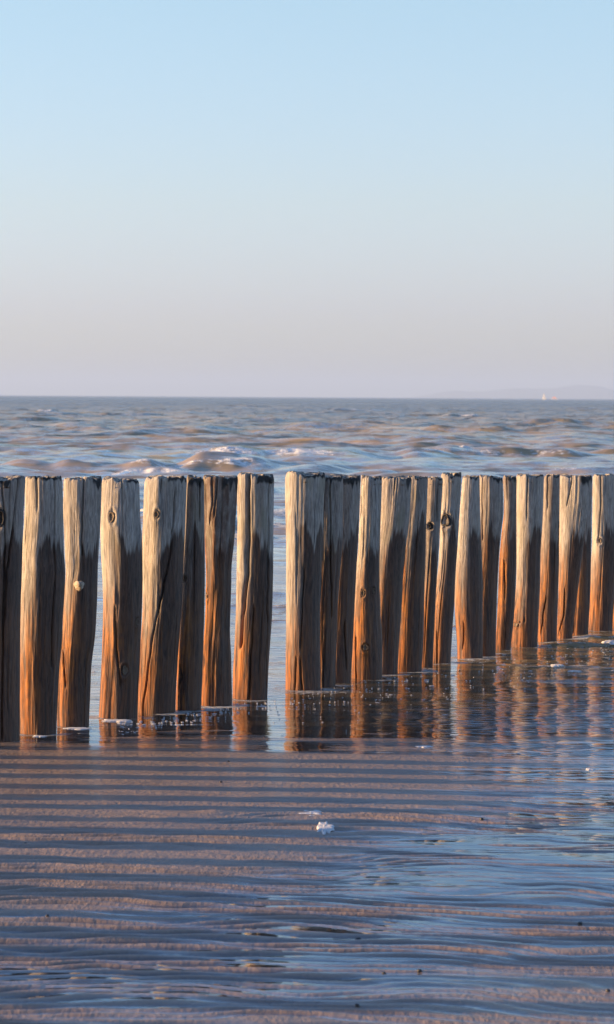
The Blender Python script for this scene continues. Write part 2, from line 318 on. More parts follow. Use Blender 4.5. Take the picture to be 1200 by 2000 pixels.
# ------------------------------------------------------------------ the posts as traced from the photograph
# base py, top py, keys of (py, left px, right px); hidden edges are estimated
POSTS = [
 dict(b=1449, tone=0.50, t=933, k=[(933,-28,50),(1000,-30,46),(1080,-34,44),(1200,-38,39.5),(1449,-42,37.5)],
      cr=[[(8,935),(14,1060),(10,1200),(8,1440)],[(40,935),(18,1110),(10,1240)]], tar=[(-10,20,12)], kn=[(3,1010,13,19)], dk=1,
      lab='broad grey post with a black rotted hollow, cut by the left photo edge'),
 dict(b=1435, t=932, k=[(932,50,121),(1000,49,123),(1080,44,124.5),(1115,43,127),(1200,40,123),(1260,38,120),(1310,38,116),(1435,39,111)],
      cr=[[(73,934),(76,990)],[(110,934),(110,1080),(113,1130),(106,1210),(103,1300)]], tar=[(60,121,5)],
      lab='second timber post from the left edge with long vertical cracks and a swollen waist'),
 dict(b=1420, tone=0.20, t=935, k=[(935,124,200),(1000,124,198),(1080,127,193),(1120,128.5,191),(1170,125,190),(1245,121.5,186),(1300,115.5,179),(1350,112.5,177),(1420,111.5,174)],
      cr=[[(168,938),(164,1010),(162,1080)],[(120,1240),(131,1330)]], tar=[(183,200,16)], stub=(158,1141,9.5), bulge=[(152,1136,16,22,.012)],
      lab='timber post with a rounded branch stub sticking out at mid height'),
 dict(b=1404, t=935, k=[(935,199.5,271.5),(1020,196.5,275),(1050,197,277.5),(1120,200,279),(1140,201,279),(1260,200,274.5),(1350,195.6,270),(1404,193.5,268)],
      cr=[[(226,1190),(230,1260),(238,1330)]], tar=[(250,271,5)], kn=[(221,1008,8,14),(246,1306,7,12),(269,1213,4,9)], bulge=[(228,1215,12,22,.008)],
      lab='smooth free-standing post with two small knots and foam round its foot'),
 dict(b=1394, t=933, k=[(933,283.4,366),(1000,281,363),(1080,278.6,360),(1200,278.6,354),(1290,272.6,347),(1394,269,342)],
      cr=[[(318,934),(316,960)],[(345,960),(334,1080),(318,1160),(300,1240),(288,1330),(281,1385)]], tar=[(330,366,9)], kn=[(309,1003,6,10)],
      lab='wide pale timber post with one long diagonal split running down to its lower left'),
 dict(b=1388, tone=0.60, t=933, k=[(933,365,399),(1050,360,400),(1170,353,400),(1290,347,396.5),(1388,343.5,393)],
      cr=[[(392,950),(392,1010)],[(352,1290),(357,1320),(350,1350)]], tar=[(367,398,16)], kn=[(363,1129,5,7)],
      lab='slender reddish post with a black top, right of the wide diagonally split post'),
 dict(b=1379, tone=1.15, t=931, k=[(931,397.4,465),(1020,399,460),(1050,400,458),(1110,402,452),(1140,402.5,452),(1230,399.5,449.6),(1290,395,451.4),(1379,393.5,453.5)],
      cr=[[(415,935),(417,985),(411,1020)],[(425,940),(421,1000)]], tar=[(434,465,22)], kn=[(405,1163,5,9)], bulge=[(420,1000,12,28,.010),(410,1140,9,20,.006),(440,1060,14,30,.007)], rough=1.9,
      lab='gnarled knotty dark brown timber post left of the pale split one'),
 dict(b=1367, t=927, k=[(927,463,536.6),(1020,464,535.4),(1110,462.5,534.5),(1200,461,531.5),(1290,456.5,525.5),(1367,454.4,522)],
      cr=[[(485,928),(486,1040),(484,1120),(475,1200),(470,1260)],[(527,940),(523,1120),(520,1360)],[(496,1190),(491,1280),(487,1365)]], crw=[4.0,1.7,2.0], tar=[(503,537,15)],
      lab='pale post split lengthwise by a deep crack, black cap, left of the widest gap'),
 dict(b=1349, t=926, k=[(926,557,636),(1000,557.5,632),(1050,558.8,631),(1100,559,629),(1200,559.5,626),(1349,559,626)],
      cr=[[(594,1115),(590,1200),(588,1260)],[(586,1290),(590,1345)],[(579,1290),(577,1340)]], tar=[(590,636,6)], peak=(575,7,14),
      lab='bright smooth post with a small peak on its top, right of the widest gap'),
 dict(b=1342, tone=0.60, t=930, k=[(930,612,671),(1050,610,670),(1150,608,663),(1342,606,654)], cr=[[(645,945),(648,1200)]], tar=[(636,671,8)], rough=1.4,
      lab='dark shaded timber post half hidden behind the bright peaked post'),
 dict(b=1334, tone=0.50, t=930, k=[(930,645,704),(1050,642,700),(1150,637,694),(1250,633,689),(1334,630,685)], cr=[[(673,1220),(676,1300)]], tar=[(660,704,18)],
      lab='black-topped shaded post directly left of the post with an amber lower half'),
 dict(b=1328, t=931, k=[(931,706,747),(1010,702.5,744),(1080,699,742),(1150,692.5,742),(1200,690,744),(1250,688,747),(1328,686,747)],
      cr=[[(706,935),(704,1010)],[(695,1250),(695,1325)]], kn=[(709,1157,5,8),(730,1152,3.5,7),(714,1262,7,8)], bulge=[(712,1262,9,14,.007)], tar=[(727,745,3)],
      lab='timber post with an amber lit lower half and a knot bulge near its foot'),
 dict(b=1318, tone=0.35, t=932, k=[(932,744,804),(1020,738,799),(1080,731,791),(1200,723,783),(1318,718,777)], cr=[[(770,935),(768,960)]], tar=[(793,806,30)], facet=1,
      lab='post with a slanting lit face at upper left and a black notch at top right'),
 dict(b=1311, tone=0.35, t=932, k=[(932,797,836),(1020,790,833),(1075,784,832),(1150,776,829),(1250,768,827),(1311,766,824)],
      cr=[[(783,1165),(777,1200),(774,1240)]], kn=[(781,1141,3.5,5)], bulge=[(782,1141,8,14,.006)], tar=[(810,836,3)],
      lab='timber post leaning right with a tiny knot on its lit edge and an orange foot'),
 dict(b=1304, tone=0.60, t=932, k=[(932,834,866),(1020,831,861),(1100,828,856),(1200,822,850),(1304,818,846)], kn=[(840,1027,6.5,7.5)], dk=1, tar=[(850,866,3)],
      cr=[[(855,960),(853,1010)]], lab='narrow pinkish post with a small round black knot'),
 dict(b=1297, tone=0.15, t=926, k=[(926,862,902),(975,863,899),(1030,860,896),(1050,860,895),(1120,855,890),(1170,847,888),(1210,843,885),(1297,839,880)],
      cr=[[(852,1240),(854,1290)]], kn=[(872,1016,11,14)], dk=1, tar=[(878,902,6)], bulge=[(872,1016,16,20,.008)],
      lab='crooked timber post with a large round black knot near its top'),
 dict(b=1287, t=932, k=[(932,904,937),(990,899.5,938),(1075,893,940.4),(1130,889,942.5),(1200,889.5,943),(1250,893,943),(1287,894,943)],
      cr=[[(905,1220),(904,1260)]], tar=[(915,937,4)], sw=1,
      lab='smooth golden timber post with a swollen middle, right of a narrow sliver of water'),
 dict(b=1281, tone=0.40, t=931, k=[(931,936,982),(1000,934,983),(1050,932,978),(1120,927,973),(1190,924,970),(1281,921,968)], tar=[(955,982,8)], cr=[[(941,935),(941,1050)]],
      lab='dark flat-shaded timber post with a squared black top behind the golden swollen post'),
 dict(b=1271, tone=0.85, t=931, k=[(931,983,1009),(1000,985,1009),(1040,981,1009),(1080,977,1009),(1120,975,1008),(1200,972,1005),(1271,968,998)],
      cr=[[(984,1100),(986,1160)]], tar=[(990,1009,8)], rough=1.5, lab='very dark thin post with only a reddish rim lit, left of a broad lit one'),
 dict(b=1264, t=929, k=[(929,1009,1062),(1020,1009,1060),(1080,1009,1056),(1140,1009,1055),(1180,1004.4,1053),(1264,999,1050)],
      cr=[[(1029,935),(1028,1010)],[(1002,1215),(1012,1219),(1024,1213)]], kn=[(1008,1219,7,5)], tar=[(1045,1062,3)],
      lab='broad evenly lit timber post with a dark notch just above its foot'),
 dict(b=1255, tone=0.60, t=929, k=[(929,1063,1094),(1020,1058,1093),(1100,1055,1092),(1160,1053,1090),(1255,1050,1087)], cr=[[(1069,932),(1068,990)],[(1065,1170),(1056,1230)]],
      tar=[(1080,1094,3)], lab='thin rust-red timber post right of the broad evenly lit one'),
 dict(b=1248, t=930, k=[(930,1094,1150),(980,1094,1148),(1060,1093,1140),(1160,1091,1128),(1248,1088,1118)],
      cr=[[(1114,935),(1104,985)],[(1101,1155),(1101,1200),(1091,1236)]], tar=[(1131,1153,16)], bulge=[(1126,975,12,34,.014)], facet=2,
      lab='tapering post with a wide yellow lit upper face and a thin dark foot'),
 dict(b=1241, tone=0.40, t=930, k=[(930,1125,1157),(1050,1124,1155),(1150,1119,1153),(1241,1113,1149)], cr=[[(1120,1160),(1120,1230)]], tar=[(1130,1157,10)],
      lab='shaded timber post lit only along its lower left, beside the tapering split post'),
 dict(b=1233, t=927, k=[(927,1158,1205),(1020,1157,1206),(1060,1157,1207),(1110,1154,1204),(1170,1152,1200),(1233,1149,1196)],
      cr=[[(1172,929),(1171,990),(1168,1050)]], kn=[(1170,1055,5,7)], bulge=[(1172,1065,14,22,.009)], tar=[],
      lab='bright lit timber post with a notched hollow, at the right edge of the photo'),
]
feet = []
for p in POSTS:
    kb = p['k'][-1]; fx, fy = ground((kb[1] + kb[2]) / 2, p['b']); feet.append((fx, fy + .1))

# ------------------------------------------------------------------ levels shared by sand and water
def water_level(X, Y):
    return .048 * (1 - smooth(11.4, 14.6, Y))
def sand_rel(X, Y):
    """sand height above the local still water, without ripples"""
    ys = 16.1 + .22 * vnoise(X * 1.9, X * 0 + 2.2, seed=2) + .30 * vnoise(X * .9, Y * 1.5, seed=12) - .75 * smooth(.2, 2.4, X)
    inl = smooth(15.9, 15.0, Y)
    bar = (.010 - .0085 * smooth(.25, 1.5, X + .12 * (15.5 - Y))) * smooth(.05, -1.5, Y - ys)
    ys = ys + .30 * smooth(-1.6, .2, X)
    rt = smooth(-.2, .9, X); dd = np.clip(Y - ys, 0, None)
    sea = -dd * (.026 - .017 * rt)
    sea = np.where(dd > 1.2, -1.2 * (.026 - .017 * rt) - (dd - 1.2) * .026, sea)
    r = bar + sea
    # long low patches that let the film of water through
    r = r + .0030 * fbm(X * .8, Y * 5.5, seed=15, o=3) * smooth(17.8, 16.2, Y) * (.45 + .55 * smooth(-.4, .8, X + .2 * (14.5 - Y)))
    # hummocks where the water laps the bar
    r = r + .0045 * fbm(X * 2.6, Y * 6.0, seed=16, o=2) * np.exp(-((Y - ys + .2) / .7) ** 2)
    # wide runnel from near left to far right whose ripples each hold a little water
    line = 10.4 + 1.5 * X + .25 * np.clip(-X, 0, 2) + .35 * vnoise(X * .9, Y * 0 + 5.5, seed=18)
    d = np.where(Y > line, (Y - line) / 1.0, (line - Y) / 1.75)
    wgt = np.exp(-np.abs(d) ** 3) * smooth(15.6, 14.2, Y)
    tgt = -.0021 + .0024 * smooth(-.1, -.9, X) + .0019 * fbm(X * .9, Y * 4.0, seed=25, o=3) + .0012 * vnoise(X * .5, Y * .8, seed=26)
    r = r * (1 - wgt) + tgt * wgt
    r = r + .0040 * smooth(.0, .9, X - (Y - 8.9) * .55) * smooth(10.0, 9.0, Y) 
    r = r + .0022 * fbm(X * .7, Y * 1.5, seed=5, o=3) * smooth(17, 14, Y)
    return r
def sand_height(X, Y):
    wl = water_level(X, Y)
    rel = sand_rel(X, Y)
    warp = .21 * fbm(X * .8, Y * .8, seed=21, o=2) + .10 * vnoise(X * 2.2, Y * 3.4, seed=31) + .022 * vnoise(X * 6, Y * 6, seed=32)
    lam = .088
    ph = (Y + .13 * X + warp) / lam
    f = ph - np.floor(ph)
    prof = np.where(f < .62, np.sin(f / .62 * math.pi), -np.sin((f - .62) / .38 * math.pi) * .75)
    # where ripple trains fade or join
    br = smooth(-.3, .3, vnoise(X * 1.9 + 3, Y * 4.6, seed=41)) + .35 * smooth(0, .6, vnoise(X * 1.2, Y * 1.6, seed=43))
    ph2 = (Y - .10 * X + 1.3 * warp) / .137; prof2 = np.sin(ph2 * 2 * math.pi)
    amp = .0047 * smooth(14.2, 12.2, Y - .25 * X) * (.45 + .75 * br) + .0012 * smooth(17, 15, Y)
    amp = amp * (1 - .55 * smooth(9.6, 8.9, Y) * smooth(-.2, .6, X))
    rip = amp * (prof * .9 + .35 * prof2)
    small = .0010 * vnoise(X * 9, Y * 24, seed=51) * smooth(17, 13, Y) + .0006 * vnoise(X * 26, Y * 30, seed=61)
    return wl + rel + rip + small

def col_angles(core, step, outer, mx):
    t = list(np.arange(-core, core + 1e-9, step))
    e = []; v = core; st = step
    while v < mx:
        st *= outer; v += st; e.append(v)
    return np.array([-x for x in reversed(e)] + t + e)

# ------------------------------------------------------------------ sand
rows = [-30, -15, -6, 0, 3, 5, 6.2]
y = 6.8
while y < 21: rows.append(y); y += .0115
st = .02
while y < 90: rows.append(y); st *= 1.06; y += st
rows = np.array(rows)
t = col_angles(.165, .0017, 1.13, 6.0)
YY, TT = np.meshgrid(rows, t, indexing='ij')
XX = TT * np.maximum(YY, 7.0)
ZZ = sand_height(XX, YY)
ZZ = np.where(YY < 6.8, .05 + (6.8 - YY) * .02, ZZ)
ZZ = np.maximum(ZZ, -2.2)
rl_ = ZZ - water_level(XX, YY)
sheen = smooth(.0065, .0000, rl_ + .0015 * vnoise(XX * 3, YY * 9, seed=71)) * smooth(6.5, 7.5, YY) * .95 + .05
sand = mesh_obj('sand', np.stack([XX, YY, ZZ], -1).reshape(-1, 3), grid_faces(*YY.shape), M_SAND, attrs={'sheen': sheen})
tag(sand, kind='structure')

# ------------------------------------------------------------------ sea
rows = []; y = 6.5
while y < 20000:
    rows.append(y)
    if y < 15: d = .03
    elif y < 24: d = .022
    else: d = max(.022 + (y - 24) * .02, 0) if y < 30 else (.0052 if y < 32 else .0036) * y
    d = min(d, (.0052 if y < 32 else .0036) * y); y += max(d, .022)
rows.append(20000.)
rows = np.array(rows)
t = col_angles(.135, .0011, 1.12, 3.0)
YY, TT = np.meshgrid(rows, t, indexing='ij')
XX = TT * np.maximum(YY, 7)
dY = np.gradient(rows)[:, None] * np.ones_like(TT)
ZZ = water_level(XX, YY)
rng = random.Random(4)
# open sea chop : many short-crested components, each faded where the grid cannot carry it
for i in range(64):
    lam = 0.55 * (15 / 0.55) ** (i / 63.0) * rng.uniform(.9, 1.1)
    ang = rad(90 + rng.gauss(0, 36))
    amp = .0125 * lam ** .62 * rng.uniform(.6, 1.3)
    if lam > 9: amp *= .55
    k = 2 * math.pi / lam
    ph = rng.uniform(0, 6.28)
    near = smooth(20 + lam * 3.5, 45 + lam * 6, YY) + .0
    fade = smooth(.32, .18, dY / lam) * near
    envl = .4 + 1.2 * np.clip(vnoise(XX / (lam * .9) + i * 7, YY / (lam * 2.6), seed=100 + i), -.5, 1)
    s_ = np.sin(k * (XX * math.cos(ang) + YY * math.sin(ang)) + ph)
    th_ = k * (XX * math.cos(ang) + YY * math.sin(ang)) + ph
    s_ = .35 * s_ + .65 * (1.27 - 2 * np.abs(np.sin(th_ / 2 - math.pi / 4)))
    ZZ = ZZ + amp * fade * envl * s_
# shallow wavelets round the posts
wob = smooth(15.0, 17.0, YY + .35 * XX) * smooth(60, 34, YY)
for i in range(22):
    lam = .12 * (1.6 / .12) ** (i / 21.0)
    ang = rad(90 + rng.gauss(4, 22)); k = 2 * math.pi / lam; ph = rng.uniform(0, 6.28)
    fade = smooth(.32, .2, dY / lam)
    envl = .25 + 1.5 * np.clip(vnoise(XX / (lam * 1.2) + i, YY / (lam * 3), seed=300 + i), -.2, 1)
    ZZ = ZZ + wob * (.35 + .9 * smooth(17.5, 22, YY)) * .0011 * lam ** .75 * 1.4 * fade * envl * np.sin(k * (XX * math.cos(ang) + YY * math.sin(ang)) + ph)
ZZ = ZZ + .0003 * vnoise(XX * 3, YY * 14, seed=77) * smooth(17, 15, YY)
foam = np.zeros_like(ZZ)
# single breakers : (photo px of crest centre, photo py of its foot, half width px, height m, foam amount)
def breaker(px, py, hw, hgt, fo, length=None, slant=0.0, front=.9):
    x0, y0 = ground(px, py); w = hw / F * y0
    global ZZ, foam
    yc = y0 + slant * (XX - x0) + .25 * w * .3 * vnoise(XX / (w * .6), YY * 0 + 3.3, seed=int(px))
    d = YY - yc
    f_ = front * (hgt / .3) ** .7; L = length or f_ * 5
    prof = np.where(d < 0, np.exp(-(d / f_) ** 2), np.exp(-(d / L) ** 2))
    env = np.exp(-((XX - x0) / w) ** 4) * (.75 + .35 * vnoise(XX / (w * .35), YY * 0, seed=int(px) + 7))
    ZZ += hgt * prof * env
    fm = np.exp(-((d + f_ * .05) / (f_ * .7)) ** 2) * np.exp(-((XX - x0) / w) ** 4)
    foam = np.maximum(foam, fo * fm * (.85 + .5 * vnoise(XX / (w * .22), YY / (f_ * .8), seed=int(px) + 3)))
for a in [(500, 899, 230, .34, .42), (880, 884, 85, .20, .85), (390, 921, 150, .30, .45),
          (280, 926, 90, .13, .66), (540, 921, 130, .22, .30), (100, 918, 110, .22, .18), 
          (760, 897, 120, .22, .2), (1010, 892, 160, .24, .35), (1000, 912, 180, .20, .15), (720, 915, 150, .17, .12), (1150, 925, 110, .09, .35),
          (140, 843, 80, .3, .2), (60, 822, 60, .25, .2), (130, 870, 110, .25, .12), (300, 850, 120, .26, .1), (900, 843, 120, .3, .25),
          (650, 838, 100, .28, .12), (1080, 830, 90, .32, .2), (700, 802, 60, .4, .5), (92, 807, 22, .42, .75), (470, 795, 40, .4, .4), (902, 815, 40, .35, .5),
          (1120, 860, 90, .26, .15), (820, 862, 90, .26, .12), (480, 825, 80, .3, .15), (250, 812, 60, .35, .2), (1150, 800, 50, .4, .3)]:
    breaker(a[0], a[1], a[2], a[3] * 1.1, min(1, a[4] * 1.3))
# spilling foam lines nearer the beach, seen between the posts
for a in [(560, 1008, 230, .22, 1.0, 1.6), (520, 1040, 260, .20, 1.0, 1.3), (560, 1060, 260, .10, .95, .8), (200, 1012, 200, .20, .95, 1.4), (548, 960, 120, .14, .55, 1.0),
          (500, 1163, 90, .03, .85, .3), (510, 1186, 110, .03, .9, .25), (490, 1200, 80, .012, .7, .2), (545, 1213, 60, .015, .75, .2),
          (190, 1170, 90, .02, .8, .2), (200, 1090, 120, .03, .7, .3), (890, 1225, 50, .02, .7, .2), (1000, 1180, 200, .05, .7, .4),
          (550, 1100, 60, .02, .3, .3)]:
    breaker(a[0], a[1], a[2], a[3], a[4], a[5], front=.22 if a[1] > 1080 else 1.3)
# little swash wave coming through the far end of the row
for a in [(1180, 1262, 110, .035, .62, .35, .10), (1060, 1303, 130, .016, .60, .25, -.1), (1180, 1248, 50, .03, .7, .3, .2), (990, 1290, 90, .012, .45, .2, -.15)]:
    breaker(a[0], a[1], a[2], a[3], a[4], a[5], slant=a[6], front=.13)
ZZ = ZZ + np.clip(foam, 0, 1) * smooth(30, 37, YY) * (.10 * vnoise(XX * 2.0, YY * 1.5, seed=501) + .045 * vnoise(XX * 5, YY * 4, seed=502))
for (cx, cy) in feet:
    w_ = np.hypot((XX - cx) / 1.25, YY - cy + .03)
    foam = np.maximum(foam, .60 * np.exp(-((w_ - .125) / .07) ** 2) * (.7 + .6 * vnoise(XX * 5, YY * 7, seed=601)))
lace = smooth(.25, .75, vnoise(XX * 1.1, YY * 2.6, seed=602)) * smooth(15.6, 16.4, YY + .2 * XX) * smooth(23.5, 19.5, YY)
foam = np.maximum(foam, .47 * lace)
Sd = sand_height(XX, YY)
depth = np.clip(ZZ - Sd, 0, None)
murk = 1 - np.exp(-depth * 9.0)
murk = np.where(YY > 30, 1, murk)
far = smooth(math.log(18), math.log(2500), np.log(YY))
chop = .14 + .88 * smooth(14.8, 17.6, YY + .25 * XX) + .25 * smooth(.3, 1.2, XX) * smooth(11.8, 13.5, YY) * smooth(17, 15.5, YY)
sea = mesh_obj('sea', np.stack([XX, YY, ZZ], -1).reshape(-1, 3), grid_faces(*YY.shape), M_WATER,
               attrs={'murk': murk, 'foam': foam, 'far': far, 'chop': chop})
tag(sea, kind='structure')
def water_z(X, Y):
    i = np.searchsorted(rows, Y); j = np.searchsorted(t * max(Y, 7), X)
    return float(ZZ[min(i, ZZ.shape[0] - 1), min(j, ZZ.shape[1] - 1)])

# ------------------------------------------------------------------ groyne posts
GROUP = 'timber posts of the groyne standing in a row in the shallows'

def interp(keys, z):
    """smooth (pchip-like) interpolation of keys [(z,v)...]"""
    k = sorted(keys); zs = np.array([a for a, _ in k]); vs = np.array([b for _, b in k])
    d = np.diff(vs) / np.diff(zs); mm = np.zeros(len(vs)); mm[0] = d[0]; mm[-1] = d[-1]
    for i in range(1, len(vs) - 1): mm[i] = 0.5 * (d[i - 1] + d[i])
    zc = np.clip(z, zs[0], zs[-1]); i = np.clip(np.searchsorted(zs, zc) - 1, 0, len(zs) - 2)
    h = zs[i + 1] - zs[i]; u = (zc - zs[i]) / h
    v = (1 + 2 * u) * (1 - u) ** 2 * vs[i] + u * (1 - u) ** 2 * h * mm[i] + u * u * (3 - 2 * u) * vs[i + 1] + u * u * (u - 1) * h * mm[i + 1]
    return v + (z - zc) * 0

def disc_dome(name, mat, parent, loc, nrm, rw, rh, out, seed, hollow=0.0):
    """lumpy oval dome facing nrm"""
    n, q = 22, 7
    a = np.linspace(0, 2 * math.pi, n, endpoint=False)
    vs = []; g = random.Random(seed)
    N = Vector(nrm).normalized(); T = Vector((0, 0, 1)).cross(N).normalized(); B = N.cross(T)
    for j in range(q):
        f = 1 - j / (q - 1) * .97
        for ai in a:
            rr = f * (1 + .12 * math.sin(3 * ai + seed) + .07 * math.sin(7 * ai + seed * 2) * f)
            hgt = out * math.sqrt(max(0, 1 - f * f)) if hollow == 0 else out * math.exp(-((f - .78) / .2) ** 2) - hollow * max(0, 1 - f / .7) ** .6
            if j == 0: hgt = -.012
            p = T * (rw * rr * math.cos(ai)) + B * (rh * rr * math.sin(ai)) + N * (hgt + g.uniform(-1, 1) * out * .08)
            vs.append(p)
    fc = grid_faces(q, n, True)
    vs.append(vs[-1] * 1.0 - T * 0); ctr = len(vs) - 1
    vs = [tuple(v) for v in vs]
    vs[ctr] = tuple(N * ((out if hollow == 0 else -hollow)))
    cap = np.array([[ctr, (q - 1) * n + i, (q - 1) * n + (i + 1) % n, ctr] for i in range(n)])
    faces = [list(f_) for f_ in fc] + [[(q - 1) * n + i, (q - 1) * n + (i + 1) % n, ctr] for i in range(n)]
    me = bpy.data.meshes.new(name); me.from_pydata(vs, [], faces); me.update()
    me.polygons.foreach_set('use_smooth', [True] * len(me.polygons))
    me.materials.append(mat)
    o = bpy.data.objects.new(name, me); COL.objects.link(o); o.parent = parent; o.location = loc
    return o

def make_post(p, idx, seed, lores=False):
    kb = p['k'][-1]
    xf, yf = ground((kb[1] + kb[2]) / 2, p['b'])
    hw = (kb[2] - kb[1]) / 2 / F * yf
    Y0 = yf + hw * .9
    Lk, Rk = [], []
    for py, l, r in p['k']:
        xl, zl = at_depth(l, py, Y0); xr, zr = at_depth(r, py, Y0)
        Lk.append((zl, xl)); Rk.append((zr, xr))
    xt, ztop = at_depth((p['k'][0][1] + p['k'][0][2]) / 2, p['t'], Y0)
    x0 = (Lk[-1][1] + Rk[-1][1]) / 2
    # extend below ground
    Lk.append((-.5, Lk[-1][1])); Rk.append((-.5, Rk[-1][1]))
    NA = 40 if lores else 132; NZ = 24 if lores else 150
    if lores: A = np.linspace(-math.pi, math.pi, NA, endpoint=False)
    else:
        u = np.linspace(-1, 1, NA, endpoint=False); A = math.pi * (.62 * u + .38 * u ** 3)
    z = np.concatenate([np.linspace(-.45, -.06, 4), np.linspace(-.03, ztop - .03, NZ), ztop - np.array([.022, .015, .009, .004, .0])])
    L = interp(Lk, z); R = interp(Rk, z)
    if p.get('run'):
        L = L + .014 * np.sin(z * 3 + seed); R = R + .014 * np.sin(z * 2.3 + seed * 2)
    xc = (L + R) / 2; rx = (R - L) / 2
    rtop = np.ones_like(z)
    rtop[-5:] = [.998, .99, .978, .962, .93]
    AA, Zg = np.meshgrid(A, z); XC = xc[:, None]; RX = rx[:, None]
    g = random.Random(seed)
    ryf = g.uniform(.9, 1.05)
    ca, sa = np.cos(AA), np.sin(AA)
    rough = p.get('rough', 1.0)
    # lobes and ridges : periodic noise on the circle
    n1 = fbm(sa * 1.3 + seed * 3, ca * 1.3, Zg * 1.1, seed=seed, o=2)
    n2 = fbm(sa * 3.2 + seed, ca * 3.2, Zg * 2.0, seed=seed + 50, o=2)
    n3 = fbm(sa * 9, ca * 9, Zg * 3.2 + seed, seed=seed + 90, o=3)
    n4 = vnoise(sa * 24, ca * 24, Zg * 6, seed=seed + 130)
    edge = 1 - .5 * np.abs(sa) ** 6      # keep silhouettes where the photograph has them
    k = 1 + rough * (.075 * n1 * edge + .048 * n2 * edge + .024 * n3 + .009 * n4)
    fc = p.get('facet')
    if fc == 1:      # oblique plane facing up-left
        w = np.clip(1 - np.abs(sa + .25 + .0) / .9, 0, 1) * smooth(ztop - .55, ztop - .05, Zg)
        k = k - .16 * w * smooth(-.2, .6, ca)
    if fc == 2:
        w = smooth(ztop - .9, ztop - .15, Zg) * smooth(0, .8, ca)
        k = k + .24 * w * np.exp(-((AA - .8) / .45) ** 2) - .16 * w * np.exp(-((AA + .25) / .6) ** 2)
    X = XC + RX * sa * k; Yv = -RX * ryf * ca * k
    Rm = RX
    # cracks follow lines drawn in the photograph, cut 2-3 cm into the wood
    cut = np.zeros_like(X)
    zk = lambda px, py: at_depth(px, py, Y0)
    for ci, line in enumerate(p.get('cr', [])):
        pts = [zk(*q) for q in line]; pts = sorted([(c[1], c[0]) for c in pts])
        if len(pts) < 2 or pts[-1][0] - pts[0][0] < .05:
            pts2 = pts
        zz = np.array([q[0] for q in pts]); xx = np.array([q[1] for q in pts])
        xl = np.interp(z, zz, xx) + .0035 * vnoise(z * 14, z * 0 + ci, seed=seed + 5)
        on = smooth(zz[0] - .05, zz[0] + .03, z) * (1 - smooth(zz[-1] - .02, zz[-1] + .05, z))
        if line[0][1] < p['t'] + 8: on = np.where(z > zz[-1] - .02, 1, on) * smooth(zz[0] - .05, zz[0] + .03, z)
        sn = np.clip((xl - xc) / rx, -.97, .97); a0 = np.arcsin(sn)
        w = (p.get('crw', [1.5] * 9)[ci] if ci < len(p.get('crw', [1.5] * 9)) else 1.5) * .0027
        d = (AA - a0[:, None]) * RX
        cut = np.maximum(cut, np.exp(-(d / w) ** 2) * on[:, None] * (.026 if w < .006 else .05))
    if not lores:
        for ci in range(4):       # random checks
            a0 = g.uniform(-3.1, 3.1); zc = g.uniform(.1, ztop); hl = g.uniform(.12, .4)
            d = (AA - a0 - .25 * (Zg - zc) * g.uniform(-1, 1)) * RX
            cut = np.maximum(cut, np.exp(-(d / .0026) ** 2) * np.clip(1 - ((Zg - zc) / hl) ** 2, 0, 1) * .012)
    for (bx, by, bw, bh, bo) in p.get('bulge', []):
        xb, zb = zk(bx, by); ab = math.asin(max(-.95, min(.95, (xb - np.interp(zb, z, xc)) / np.interp(zb, z, rx))))
        e = np.exp(-((AA - ab) * RX / (bw / F * Y0)) ** 2 - ((Zg - zb) / (bh / F * Y0)) ** 2)
        cut = cut - bo * e * (1 + .5 * n3)
    for (bx, by, bw, bh) in p.get('kn', []):
        xb, zb = zk(bx, by); ab = math.asin(max(-.95, min(.95, (xb - np.interp(zb, z, xc)) / np.interp(zb, z, rx))))
        rr = np.sqrt(((AA - ab) * RX / (bw / F * Y0)) ** 2 + ((Zg - zb) / (bh / F * Y0)) ** 2)
        dp = .022 if ('dk' in p and bw * bh > 40) else .007
        cut = cut - .004 * np.exp(-((rr - 1.3) / .4) ** 2) + dp * np.exp(-(rr / .95) ** 6)
    X = X - sa * cut; Yv = Yv + ca * cut
    X = XC + (X - XC) * rtop[:, None]; Yv = Yv * rtop[:, None]
    Zv = Zg + (Zg > ztop - .04) * (.013 * vnoise(sa * 2 + seed, ca * 2, seed=seed) + .008 * vnoise(sa * 9 + seed, ca * 9, seed=seed + 1))
    if 'peak' in p:
        xp, zp = zk(p['peak'][0], p['t']); hp = p['peak'][1] / F * Y0; wp = p['peak'][2] / F * Y0
        Zv = Zv + (Zg > ztop - .04) * hp * np.exp(-((X - xp) / wp) ** 2) * smooth(-.2, .6, ca)
    # surface condition, with the shade of the lee side painted in
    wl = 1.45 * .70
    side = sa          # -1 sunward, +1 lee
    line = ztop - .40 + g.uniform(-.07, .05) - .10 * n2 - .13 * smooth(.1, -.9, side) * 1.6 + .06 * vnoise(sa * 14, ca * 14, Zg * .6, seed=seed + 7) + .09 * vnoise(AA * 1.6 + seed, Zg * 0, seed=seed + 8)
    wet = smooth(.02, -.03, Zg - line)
    wet = wet * (.22 + .78 * smooth(-.55 + .3 * n3, .05 + .3 * n3, side))  # moisture kept weak to sunward, so the shaded half is painted dark
    rl = .56 + .34 * p.get('tone', 0.) + .22 * n2 + g.uniform(-.12, .16)
    rust = smooth(rl + .22, rl - .35, Zg) * (.20 + .80 * smooth(.3, -.3, side + .3 * n2)) * np.clip(.95 + .3 * n3, 0, 1)  # real staining, thinned on the lee side to paint its shade
    tar = np.zeros_like(X)
